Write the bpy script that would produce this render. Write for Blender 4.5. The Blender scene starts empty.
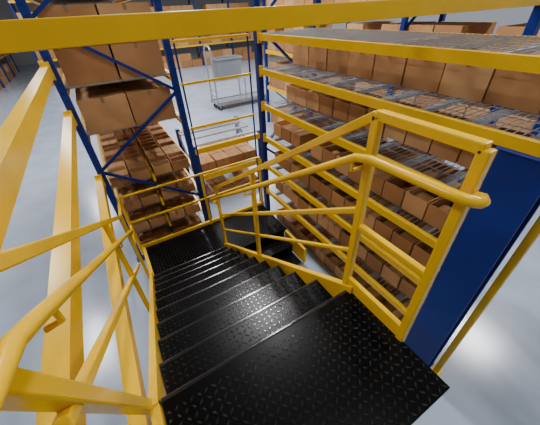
import bpy, math, random
from mathutils import Vector, Matrix
random.seed(7)
H=3.8   # eye height above the concrete floor
S=bpy.context.scene

# ---------------- materials ----------------
def mat(name,col,rough=0.5,metal=0.0,noise=0.0,nscale=8,bump=0.0,spec=0.5,coat=0):
    m=bpy.data.materials.new(name); m.use_nodes=True
    n=m.node_tree.nodes; l=m.node_tree.links; b=n['Principled BSDF']
    b.inputs['Base Color'].default_value=(*col,1); b.inputs['Roughness'].default_value=rough
    b.inputs['Metallic'].default_value=metal
    b.inputs['Specular IOR Level'].default_value=spec
    b.inputs['Coat Weight'].default_value=coat; b.inputs['Coat Roughness'].default_value=.12
    if noise or bump:
        tc=n.new('ShaderNodeTexCoord'); nt=n.new('ShaderNodeTexNoise'); nt.inputs['Scale'].default_value=nscale
        nt.inputs['Detail'].default_value=6
        l.new(tc.outputs['Object'],nt.inputs['Vector'])
        if noise:
            r=n.new('ShaderNodeValToRGB')
            r.color_ramp.elements[0].position=.3; r.color_ramp.elements[1].position=.7
            r.color_ramp.elements[0].color=(*[c*(1-noise) for c in col],1)
            r.color_ramp.elements[1].color=(*[min(1,c*(1+noise)) for c in col],1)
            l.new(nt.outputs['Fac'],r.inputs['Fac']); l.new(r.outputs['Color'],b.inputs['Base Color'])
        if bump:
            bp=n.new('ShaderNodeBump'); bp.inputs['Strength'].default_value=bump; bp.inputs['Distance'].default_value=.01
            l.new(nt.outputs['Fac'],bp.inputs['Height']); l.new(bp.outputs['Normal'],b.inputs['Normal'])
    return m
YEL=mat('yellow_paint',(0.80,0.47,0.0),0.25,noise=.04,nscale=5,spec=.35)
BLU=mat('blue_paint',(0.004,0.020,0.19),0.4,noise=.1,nscale=4,spec=.3)
BLK=mat('black_tread_paint',(0.0015,0.0015,0.0018),0.27,noise=.3,nscale=14,spec=.16)
BLKD=mat('black_diamond_glint',(0.018,0.018,0.02),0.16,spec=1.0)  # glossy black, base lightened to paint in glints on diamonds and nosings
STL=mat('galvanised_wire',(0.40,0.41,0.43),0.4,.6)
GRY=mat('grey_plastic',(0.22,0.24,0.26),0.5)
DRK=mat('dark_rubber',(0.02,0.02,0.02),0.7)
HOLE=mat('slot_dark',(0.004,0.008,0.02),0.8)
TAPE=mat('packing_tape',(0.30,0.16,0.07),0.3)
CARD=[mat('cardboard_a',(0.44,0.22,0.085),.8,noise=.12,nscale=3),
      mat('cardboard_b',(0.37,0.175,0.065),.8,noise=.12,nscale=3),
      mat('cardboard_c',(0.54,0.30,0.13),.8,noise=.12,nscale=3)]
FLOOR=mat('sealed_concrete',(0.36,0.42,0.52),.2,noise=.10,nscale=1.5,bump=.05)
WALL=mat('painted_block_wall',(0.4,0.4,0.4),.8,noise=.05)
CEIL=mat('ceiling_deck',(0.05,0.05,0.055),.8,noise=.05)

# ---------------- mesh builder ----------------
class MB:
    def __init__(s): s.v=[];s.f=[];s.m=[];s.mats=[]
    def mi(s,m):
        if m not in s.mats: s.mats.append(m)
        return s.mats.index(m)
    def add(s,vs,fs,m):
        o=len(s.v); s.v+=[tuple(v) for v in vs]; i=s.mi(m)
        for f in fs: s.f.append(tuple(o+k for k in f)); s.m.append(i)
    def box(s,x0,x1,y0,y1,d0,d1,m):
        z0,z1=H-d1,H-d0
        s.add([(x0,y0,z0),(x1,y0,z0),(x1,y1,z0),(x0,y1,z0),(x0,y0,z1),(x1,y0,z1),(x1,y1,z1),(x0,y1,z1)],
              [(0,3,2,1),(4,5,6,7),(0,1,5,4),(1,2,6,5),(2,3,7,6),(3,0,4,7)],m)
    def bar(s,p,q,w,h,m,side=None):
        P=Vector((p[0],p[1],H-p[2]));Q=Vector((q[0],q[1],H-q[2]));d=(Q-P).normalized()
        up=Vector((0,0,1)) if abs(d.z)<.95 else Vector((0,1,0))
        a=d.cross(up).normalized(); b=a.cross(d).normalized()
        a*=w/2;b*=h/2
        s.add([P-a-b,P+a-b,P+a+b,P-a+b,Q-a-b,Q+a-b,Q+a+b,Q-a+b],
              [(0,1,2,3),(7,6,5,4),(0,4,5,1),(1,5,6,2),(2,6,7,3),(3,7,4,0)],m)
    def tube(s,pts,r,m,n=14):
        P=[Vector((p[0],p[1],H-p[2])) for p in pts]
        rings=[];a=None
        for i,p in enumerate(P):
            d=(P[min(i+1,len(P)-1)]-P[max(i-1,0)]).normalized()
            if a is None:
                ref=Vector((0,0,1)) if abs(d.z)<.9 else Vector((1,0,0)); a=d.cross(ref).normalized()
            else: a=(a-d*a.dot(d)).normalized()
            b=d.cross(a)
            rings.append([p+(a*math.cos(t)+b*math.sin(t))*r for t in [2*math.pi*k/n for k in range(n)]])
        vs=[v for R in rings for v in R]; fs=[]
        for i in range(len(P)-1):
            for k in range(n):
                fs.append((i*n+k,i*n+(k+1)%n,(i+1)*n+(k+1)%n,(i+1)*n+k))
        fs.append(tuple(range(n-1,-1,-1))); fs.append(tuple((len(P)-1)*n+k for k in range(n)))
        s.add(vs,fs,m)
    def obj(s,name,bevel=0,parent=None,smooth=False):
        me=bpy.data.meshes.new(name); me.from_pydata(s.v,[],s.f)
        for m in s.mats: me.materials.append(m)
        me.polygons.foreach_set('material_index',s.m)
        me.update()
        o=bpy.data.objects.new(name,me); S.collection.objects.link(o)
        if bevel:
            b=o.modifiers.new('b','BEVEL'); b.width=bevel; b.segments=2; b.limit_method='ANGLE'; b.angle_limit=math.radians(50)
        if smooth:
            for p in me.polygons: p.use_smooth=True
            e=o.modifiers.new('n','EDGE_SPLIT'); e.split_angle=math.radians(40)
        if parent: o.parent=parent
        return o
def empty(name):
    e=bpy.data.objects.new(name,None); S.collection.objects.link(e); return e
def arc(p0,p1,p2,n=6):
    out=[]
    for i in range(n+1):
        t=i/n; out.append(tuple((1-t)**2*p0[k]+2*t*(1-t)*p1[k]+t*t*p2[k] for k in range(3)))
    return out

# ---------------- room shell ----------------
m=MB(); m.box(-14,30,-8,42,H,H+.2,FLOOR); m.obj('floor')
m=MB(); m.box(-14,30,42,42.2,-5,H,WALL); m.obj('wall_back')
m=MB(); m.box(-14.2,-14,-8,42,-5,H,WALL); m.obj('wall_left')
m=MB(); m.box(-14,30,-8,42,-5.2,-5,CEIL); m.obj('ceiling')

# ---------------- staircase ----------------
XL,XR=-.25,.94
PL=1.5; RIS=.185; GO=.285; Y0=.74; N=10
LD=PL+RIS*N; YL=Y0+GO*(N-1); YB=4.25
st=empty('steel_staircase')
def lozenges(mb,x0,x1,y0,y1,d,step=.037,L=.0175,W=.0062,hh=.0055):
    nx=int((x1-x0-.02)/step); ny=int((y1-y0-.02)/step)
    for i in range(nx+1):
        for j in range(ny+1):
            cx=x0+.018+i*step; cy=y0+.018+j*step
            if cx>x1-.014 or cy>y1-.014: continue
            an=math.radians(45 if (i+j)%2 else -45)
            c,s_=math.cos(an),math.sin(an)
            pts=[(-L,0),(0,-W),(L,0),(0,W)]
            vs=[(cx+c*a-s_*b,cy+s_*a+c*b,H-d) for a,b in pts]
            vs+=[(cx+c*a*.5-s_*b*.4,cy+s_*a*.5+c*b*.4,H-d+hh) for a,b in pts]
            mb.add(vs,[(4,5,6,7),(0,1,5,4),(1,2,6,5),(2,3,7,6),(3,0,4,7)],BLKD)
t=MB(); z=MB()
def nose(x0,x1,y,d,up=1):
    r=.013
    t.tube([(x0,y,d+r-.006),(x1,y,d+r-.006)],r,BLKD,10)
    t.box(x0,x1,y-.004,y+r,d+.01,d+.065,BLK)
t.box(XL,XR+.03,.06,Y0,PL,PL+.04,BLK); lozenges(z,XL,XR+.03,.06,Y0-.02,PL)
nose(XL,XR,Y0,PL)
for k in range(1,N):
    d=PL+RIS*k; y0=Y0+GO*(k-1); y1=y0+GO
    t.box(XL,XR,y0-.03,y1,d,d+.012,BLK); nose(XL,XR,y1,d)
    t.box(XL,XR,y0-.03,y0-.02,d-RIS+.04,d,BLK)
    lozenges(z,XL,XR,y0+.01,y1-.02,d)
t.box(XL,2.15,YL,YB,LD,LD+.05,BLK); t.box(XL,XR,YL-.03,YL-.02,LD-RIS+.04,LD,BLK)
lozenges(z,XL,2.15,YL,YB,LD,step=.05,L=.023,W=.008)
for k in range(1,3):
    d=LD+RIS*k; y1=YL-GO*(k-1)
    if d>H-.03: break
    t.box(1.15,2.1,y1-GO,y1+.03,d,d+.02,BLK); t.box(1.15,2.1,y1+.02,y1+.03,d-RIS+.04,d,BLK)
    lozenges(z,1.15,2.1,y1-GO,y1,d,step=.05,L=.023,W=.008)
t.obj('treads',0,st); z.obj('diamond_plate_pattern',0,st)
s=MB()
def stringer(x0,x1):
    ya,yb=Y0-.03,YL+.12
    f=lambda y,o:PL+RIS+ (y-Y0)*RIS/GO - o
    vs=[]
    for x in (x0,x1):
        for (y,o) in ((ya,.23),(yb,.23),(yb,-.10),(ya,-.10)):
            vs.append((x,y,H-f(y,o)))
    s.add(vs,[(0,1,2,3),(7,6,5,4),(0,4,5,1),(1,5,6,2),(2,6,7,3),(3,7,4,0)],YEL)
stringer(XL-.05,XL-.005); stringer(XR+.005,XR+.05)
s.box(XL-.05,XL-.005,.03,Y0,PL-.05,PL+.2,YEL)
s.box(XL-.05,2.2,YB,YB+.05,LD-.06,LD+.16,YEL)
s.box(XL-.05,XL,YL+.1,YB,LD-.06,LD+.16,YEL)
s.box(1.10,1.145,YL-GO*2-.05,YL,LD+.02,LD+.35,YEL); s.box(2.105,2.15,YL-GO*2-.05,YL,LD+.02,LD+.35,YEL)
for (x,y) in ((XL+.02,YB-.05),(2.1,YB-.05),(XR,YL+.1),(XL+.0,.12),(XR-.05,.12)):
    s.box(x-.04,x+.04,y-.04,y+.04,(LD if y>1 else PL)+.04,H,YEL)
s.obj('stringers_and_legs',.004,st)

# ---------------- guardrails ----------------
W=.042
def guard(name,x,xh):
    g=MB(); h=MB(); r=.020
    top=PL-1.12; slope=RIS/GO; ye=3.40
    if x>0:
        yn,yk=.35,.78; de=top+(ye-yk)*slope
        g.bar((x,yn,top),(x,yk,top),W,W,YEL); g.bar((x,yn,PL-.52),(x,yk,PL-.52),W*.8,W*.8,YEL)
        g.bar((x,yn,PL-.05),(x,yk,PL-.05),.03,.1,YEL)
        for y in (yn,yk): g.box(x-W/2,x+W/2,y-W/2,y+W/2,top,PL+.16,YEL)
        g.bar((x,yk,top+.50),(x,ye,de+.50),W*.8,W*.8,YEL)
        g.bar((x,yk,top+.80),(x,ye,de+.80),W*.6,W*.6,YEL)
    else:
        yn,yk=-.35,.60; slope=.6; de=top+(ye-yk)*slope
        g.bar((x,yn,top),(x,yk,top),W,W,YEL)
        g.box(x-W/2,x+W/2,yn-W/2,yn+W/2,top,PL+.16,YEL)
        g.bar((x,.40,.46),(x+.02,.80,1.68),.05,.05,YEL)
        g.bar((x,.42,.72),(x,2.9,2.50),W*.9,W*.9,YEL)
    g.bar((x,yk,top),(x,ye,de),W,W,YEL)
    for y in ((2.1,ye)):
        d=top+(y-yk)*slope
        g.box(x-W/2,x+W/2,y-W/2,y+W/2,d,d+1.2,YEL)
    if x<0:
        for o in (0,.55): g.bar((x,ye,de+o),(x,YB,LD-1.1+o),W*.9,W*.9,YEL)
        g.box(x-W/2,x+W/2,YB-W/2,YB+W/2,LD-1.1,LD+.1,YEL)
        for o in (0,.5): g.bar((x,YB,LD-1.1+o),(2.15,YB,LD-1.1+o),W*.7,W*.7,YEL)
        for xx in (1.0,2.15): g.box(xx-W/2,xx+W/2,YB-W/2,YB+W/2,LD-1.1,LD+.1,YEL)
    o=g.obj(name,.006)
    dh=top+.14
    if x>0:
        pts=[(x,yn,dh+.03)]+arc((x+.0,yn-.05,dh+.02),(xh+.01,.25,dh),(xh,yn+.03,dh),6)+[(xh,yk-.08,dh+.01),(xh,yk,dh+.03)]
        f=lambda y:dh+.03+max(0,y-yk)*slope
    else:
        f=lambda y:.477+max(0,y-.5)*.635
        pts=[(xh,-.3,.40),(xh,.30,.41),(xh,.45,.45),(xh,.55,f(.55))]
    pts+=[(xh,ye,f(ye))]
    pts+=arc((xh,ye+.03,f(ye)+.02),(xh,ye+.12,f(ye)+.08),(x,ye+.05,f(ye)+.14),5)
    h.tube(pts,r,YEL)
    for y in (yk+.02,2.1,ye):
        h.tube([(x,y,f(y)+.07),(xh,y,f(y)+.06),(xh,y,f(y))],.009,YEL,8)
    h.obj('handrail',0,o,True)
guard('stair_guardrail',.975,.88)
guard('stair_guardrail',-.32,-.28)

# ---------------- racks ----------------
def slots_y(mb,x,y,w,d0,d1):
    d=d0
    while d<d1:
        mb.box(x-.012,x+.012,y-w/2-.002,y-w/2,d,d+.02,HOLE); d+=.1
def upright_frame(mb,ax,c,a0,a1,dtop,w=.09,slots=True):
    for a in (a0,a1):
        if ax=='y':
            mb.box(a-w/2,a+w/2,c-w/2,c+w/2,dtop,H-.01,BLU)
            mb.box(a-w*.8,a+w*.8,c-w*.8,c+w*.8,H-.01,H,BLU)
            if slots: slots_y(mb,a,c,w,dtop+.05,H-.1)
        else:
            mb.box(c-w/2,c+w/2,a-w/2,a+w/2,dtop,H-.01,BLU)
    d=dtop+.15; fl=0; step=.95
    while d+step<H-.1:
        P=[(a0,d),(a1,d+step)] if fl else [(a1,d),(a0,d+step)]
        q=[(p[0],c,p[1]) if ax=='y' else (c,p[0],p[1]) for p in P]
        mb.bar(q[0],q[1],.04,.04,BLU)
        d+=step; fl^=1
def deck(mb,x0,x1,y0,y1,d,long='y',fine=.055,coarse=.16):
    w=.006
    if long=='y':
        n=int((y1-y0)/fine)
        for i in range(n+1): 
            y=y0+i*(y1-y0)/n; mb.box(x0,x1,y-w/2,y+w/2,d-.006,d,STL)
        n=int((x1-x0)/coarse)
        for i in range(n+1):
            x=x0+i*(x1-x0)/n; mb.box(x-w/2,x+w/2,y0,y1,d,d+.008,STL)
        n=int((y1-y0)/.4)
        for i in range(n):
            y=y0+(i+.5)*(y1-y0)/n; mb.box(x0,x1,y-.035,y+.035,d+.01,d+.045,STL)
    else:
        n=int((x1-x0)/fine)
        for i in range(n+1):
            x=x0+i*(x1-x0)/n; mb.box(x-w/2,x+w/2,y0,y1,d-.006,d,STL)
def beam_y(mb,x,y0,y1,d,hh=.1,inner=1,wd=.05):
    mb.box(x-wd/2,x+wd/2,y0,y1,d-.0,d+hh,YEL)
    mb.box(x+(wd/2 if inner>0 else -wd/2-.025),x+(wd/2+.025 if inner>0 else -wd/2),y0+.001,y1-.001,d+.035,d+hh,YEL)
    for y in (y0,y1):
        mb.box(x-wd/2-.007,x+wd/2+.007,y-.02 if y==y1 else y,y+.02 if y==y0 else y,d-.04,d+hh+.04,YEL)
def carton(mb,x0,x1,y0,y1,dtop,dbot,tape='y'):
    c=random.choice(CARD); mb.box(x0,x1,y0,y1,dtop,dbot,c)
    if tape=='y':
        xm=(x0+x1)/2; mb.box(xm-.022,xm+.022,y0-.001,y1+.001,dtop-.001,dtop+.07,TAPE)
    else:
        ym=(y0+y1)/2; mb.box(x0-.001,x1+.001,ym-.022,ym+.022,dtop-.001,dtop+.07,TAPE)
def openbin(mb,x0,x1,y0,y1,dt,db):
    c=random.choice(CARD); e=.012
    mb.box(x0,x1,y0,y1,db-.01,db,c)
    mb.box(x0,x0+e,y0,y1,dt,db-.01,c); mb.box(x1-e,x1,y0,y1,dt,db-.01,c)
    mb.box(x0+e,x1-e,y0,y0+e,dt,db-.01,c); mb.box(x0+e,x1-e,y1-e,y1,dt,db-.01,c)
    if random.random()<.6:
        c2=random.choice(CARD); k=random.uniform(.35,.8); h=db-dt
        mb.box(x0+.03,x0+.03+(x1-x0-.06)*k,y0+.03,y1-.03,dt+h*.35,db-.01,c2)
def fill(mb,x0,x1,y0,y1,d,sx,sy,hh,layers=1,prob=1.0,tape='y',bins=False):
    nx=max(1,int((x1-x0)/sx)); ny=max(1,int((y1-y0)/sy))
    for i in range(nx):
        for j in range(ny):
            for k in range(layers):
                if random.random()>prob and k==layers-1: continue
                g=.006+random.random()*.006
                a=x0+i*(x1-x0)/nx; b=y0+j*(y1-y0)/ny
                jt=random.uniform(-.006,.006)
                A=(mb,a+g+jt,a+(x1-x0)/nx-g+jt,b+g,b+(y1-y0)/ny-g,d-.008-(k+1)*hh+.004,d-.008-k*hh)
                if bins and k==layers-1 and random.random()<.7: openbin(*A)
                else: carton(*A,tape)

# right-hand rack beside the stair (upper beams run on past the column)
r=MB(); bx=MB()
RX0,RX1,RY0,RY1=2.3,3.4,.80,4.3
upright_frame(r,'y',RY1,RX0,RX1,-.9)
upright_frame(r,'y',-1.4,RX0,RX1,-.9)
r.box(RX1-.045,RX1+.045,.75,.84,.85,H,BLU)
lv=[.30,.76,1.30,1.86,2.42,3.0]
for i,d in enumerate(lv):
    y0=-1.35 if i<2 else RY0
    beam_y(r,RX0,y0,RY1-.045,d,.085,1); beam_y(r,RX1,y0,RY1-.045,d,.085,-1)
    deck(r,RX0+.03,RX1-.03,y0+.05,RY1-.1,d)
r.obj('pallet_rack')
fill(bx,RX0+.55,RX1-.05,-1.3,RY1-.12,.76,.4,.40,.33,1,1.0,'x')
fill(bx,RX0+.42,RX1-.05,RY0+.08,RY1-.12,1.30,.32,.28,.24,1,.97,'x',True)
for d in (1.86,2.42,3.0,H-.01):
    fill(bx,RX0+.14,RX1-.05,RY0+.08,RY1-.12,d,.36,.27,.22,1,.94,'x',True)
bx.obj('cardboard_boxes')

# blue structural column + yellow guard post
c=MB(); ct_=.86
c.box(2.27,2.30,.42,.75,ct_,H,BLU); c.box(2.44,2.47,.42,.75,ct_,H,BLU); c.box(2.30,2.44,.57,.60,ct_,H,BLU)
c.box(2.24,2.49,.40,.77,ct_-.012,ct_,BLU)
c.box(2.18,2.54,.425,.79,H-.02,H,BLU)
c.obj('steel_column',.004)
c=MB(); c.box(2.46,2.52,.33,.39,.9,H,YEL); c.box(2.43,2.55,.30,.415,H-.015,H,YEL); c.obj('guard_post',.005)

# left rack (seen end-on) with cartons, and the empty bay reaching toward the viewer
r=MB(); bx=MB()
LX0,LX1,LY0,LY1=-.42,1.0,4.55,9.0
for y in (LY0,LY1): upright_frame(r,'y',y,LX0,LX1,-3.0)
for d in (.72,1.36,2.25,2.75,3.25,-.30,-1.6):
    beam_y(r,LX0,LY0,LY1,d,.09,1); beam_y(r,LX1,LY0,LY1,d,.09,-1)
    if d>2: r.box(.27,.31,LY0,LY1,d-.06,d+.05,YEL)
    deck(r,LX0+.03,LX1-.03,LY0+.05,LY1-.05,d)
for d in (.44,1.0,1.95):
    beam_y(r,LX0-.05,-.9,LY0-.05,d,.12,-1,.085)
upright_frame(r,'y',-.95,-1.5,LX0-.03,-1.5)
r.obj('pallet_rack')
fill(bx,LX0+.08,LX1-.08,LY0+.06,LY1-.1,1.36,.6,.55,.46,1,1)
fill(bx,LX0+.08,LX1-.08,LY0+.06,LY1-.1,.72,.6,.55,.42,2,1)
fill(bx,LX0+.08,LX1-.08,LY0+.06,LY1-.1,-.30,.6,.55,.42,2,.9)
for d in (2.25,2.75,3.25,H-.01):
    for a,b in ((LX0+.06,.26),(.32,LX1-.06)):
        fill(bx,a,b,LY0+.06,LY1-.1,d,.3,.2,.17,1,.98,'y',True)
bx.obj('cardboard_boxes')

# overhead yellow cross beam (a tie between the rack rows)
c=MB(); c.box(-1.6,4.2,1.58,1.64,-.005,.10,YEL); c.box(-1.6,4.2,1.64,1.67,.03,.10,YEL)
for x in (-1.6,4.2): c.box(x-.05,x+.05,1.56,1.66,-.1,H,BLU)
c.obj('cross_beam',.004)
c=MB()
for d in (.30,.84,1.5): c.box(1.05,2.22,4.42,4.45,d,d+.035,YEL)
for x in (1.08,2.21): c.box(x-.012,x+.012,4.45,4.47,.2,H,BLU)
c.obj('safety_barrier',.003)

def rackx(name,x0,x1,y0,y1,levels,bay,top,bh,sx=.6,sy=.5,lay=2,prob=.85):
    r=MB();b=MB(); n=max(1,round((x1-x0)/bay))
    for i in range(n+1): upright_frame(r,'x',x0+i*(x1-x0)/n,y0,y1,top,slots=False)
    for d in levels:
        for y in (y0,y1): r.box(x0,x1,y-.06,y-.01,d,d+.12,YEL)
        if n<3: deck(r,x0,x1,y0,y1,d,'y')
        else: r.box(x0,x1,y0+.03,y1-.08,d-.0,d+.02,STL)
        for i in range(n):
            a=x0+i*(x1-x0)/n+.08; fill(b,a,a+(x1-x0)/n-.16,y0+.05,y1-.1,d,sx,sy,bh,lay,prob if not(n<3 and d==levels[0]) else .0)
    for i in range(n):
        a=x0+i*(x1-x0)/n+.08; fill(b,a,a+(x1-x0)/n-.16,y0+.05,y1-.1,H-.01,sx,sy,bh,lay,prob)
    r.obj(name); b.obj('cardboard_boxes')
def racky(name,x0,x1,y0,y1,levels,bay,top,bh,sx=.6,sy=.5,lay=2,prob=.85):
    r=MB();b=MB(); n=max(1,round((y1-y0)/bay))
    for i in range(n+1): upright_frame(r,'y',y0+i*(y1-y0)/n,x0,x1,top,slots=False)
    for d in levels:
        beam_y(r,x0,y0,y1,d,.12,1); beam_y(r,x1,y0,y1,d,.12,-1)
        r.box(x0+.03,x1-.03,y0,y1,d,d+.02,STL)
    for d in list(levels)+[H-.01]:
        for i in range(n):
            a=y0+i*(y1-y0)/n+.08; fill(b,x0+.05,x1-.05,a,a+(y1-y0)/n-.16,d,sx,sy,bh,lay,prob)
    r.obj(name); b.obj('cardboard_boxes')
rackx('low_shelf_rack',1.3,2.9,5.6,6.9,[2.35,3.0],1.6,2.3,.22,.34,.32,1,.8)
rackx('pallet_rack',-3,20,26,27.2,[2.2,.6,-1.0],2.8,-2.5,.5,.9,.6,2)
racky('pallet_rack',-7.0,-5.9,12,36,[2.2,.6,-1.0],2.8,-2.5,.5,.55,.7,2)
racky('pallet_rack',5.6,6.8,1.5,9.9,[2.4,1.2,0,-1.2],2.8,-2.5,.4,.6,.5,2)

# ---------------- stock cart ----------------
ct=empty('stock_cart'); c=MB()
cx,cy=4.9,13.0; CL=2.3
c.box(cx-.45,cx+CL-.02,cy-.4,cy+.4,H-.32,H-.25,STL)
c.box(cx-.47,cx+CL,cy-.44,cy-.40,H-.36,H-.22,GRY); c.box(cx-.47,cx+CL,cy+.40,cy+.44,H-.36,H-.22,GRY)
c.box(cx-.42,cx+1.1,cy-.36,cy+.36,H-1.28,H-1.24,STL)
for yy in (cy-.34,cy+.34): c.box(cx+1.05,cx+1.1,yy-.02,yy+.02,H-1.28,H-.3,STL)
c.obj('deck',.008,ct); c=MB()
for ex in (cx-.42,cx+CL-.06):
    tp=2.6 if ex<cx else 1.0
    pts=[(ex,cy-.36,H-.25)]+arc((ex,cy-.36,H-tp+.2),(ex,cy-.36,H-tp),(ex,cy-.16,H-tp))+arc((ex,cy+.16,H-tp),(ex,cy+.36,H-tp),(ex,cy+.36,H-tp+.2))+[(ex,cy+.36,H-.25)]
    c.tube(pts,.035,STL,10)
    for dd in (.6,.85): c.tube([(ex,cy-.36,H-dd),(ex,cy+.36,H-dd)],.022,STL,8)
c.obj('handles',0,ct,True); c=MB()
for wx in (cx-.3,cx+CL-.2):
    for wy in (cy-.3,cy+.3):
        c.tube([(wx,wy-.03,H-.11),(wx,wy+.03,H-.11)],.11,DRK,18)
        c.box(wx-.04,wx+.04,wy-.05,wy+.05,H-.25,H-.2,STL)
        c.box(wx-.04,wx+.04,wy-.05,wy-.035,H-.25,H-.08,STL); c.box(wx-.04,wx+.04,wy+.035,wy+.05,H-.25,H-.08,STL)
c.obj('casters',0,ct)
c=MB()
def tote(mb,x0,x1,y0,y1,dt,db,m_):
    e=.06
    vs=[(x0+e,y0+e,H-db),(x1-e,y0+e,H-db),(x1-e,y1-e,H-db),(x0+e,y1-e,H-db),(x0,y0,H-dt),(x1,y0,H-dt),(x1,y1,H-dt),(x0,y1,H-dt)]
    mb.add(vs,[(0,3,2,1),(0,1,5,4),(1,2,6,5),(2,3,7,6),(3,0,4,7)],m_)
    mb.box(x0-.03,x1+.03,y0-.03,y0,dt-.02,dt+.05,m_);mb.box(x0-.03,x1+.03,y1,y1+.03,dt-.02,dt+.05,m_)
    mb.box(x0-.03,x0,y0,y1,dt-.02,dt+.05,m_);mb.box(x1,x1+.03,y0,y1,dt-.02,dt+.05,m_)
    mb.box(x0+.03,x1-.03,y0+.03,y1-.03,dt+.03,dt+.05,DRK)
tote(c,cx-.2,cx+1.0,cy-.33,cy+.33,H-2.1,H-1.29,GRY)
c.obj('storage_tote')

# ---------------- lights ----------------
def lamp(x,y,sx,sy,e,col=(.98,.98,1),z=H+4.6):
    f=MB(); d=H-z; f.box(x-sx/2-.05,x+sx/2+.05,y-sy/2-.05,y+sy/2+.05,d-.12,d-.02,WALL); f.obj('ceiling_light')
    L=bpy.data.lights.new('lamp','AREA'); L.shape='RECTANGLE'; L.size=sx; L.size_y=sy; L.energy=e; L.color=col
    o=bpy.data.objects.new('ceiling_lamp',L); S.collection.objects.link(o); o.location=(x,y,z)
for (x,y,e) in ((1.6,-1.2,190),(2.2,5.0,420),(1.3,9.6,480),(-5,3,360),(10.5,1.6,950),(-4,10,500),(6,8.5,600),(3,16,600),(9,18,600),(-3,22,500),(6,26,500)):
    lamp(x,y,.45,2.4,e)
w=bpy.data.worlds.new('World'); S.world=w; w.use_nodes=True
w.node_tree.nodes['Background'].inputs[0].default_value=(.85,.9,1,1); w.node_tree.nodes['Background'].inputs[1].default_value=.38

# ---------------- camera ----------------
R=Vector((.8605,-.508,-.043)).normalized(); F=Vector((.383,.701,-.5995)); F=(F-R*F.dot(R)).normalized(); U=R.cross(F)
cam=bpy.data.cameras.new('camera'); cam.sensor_width=36; cam.lens=18.2; cam.clip_start=.02
o=bpy.data.objects.new('camera',cam); S.collection.objects.link(o)
M=Matrix((R,U,-F)).transposed().to_4x4(); M.translation=Vector((0,0,H)); o.matrix_world=M
S.camera=o
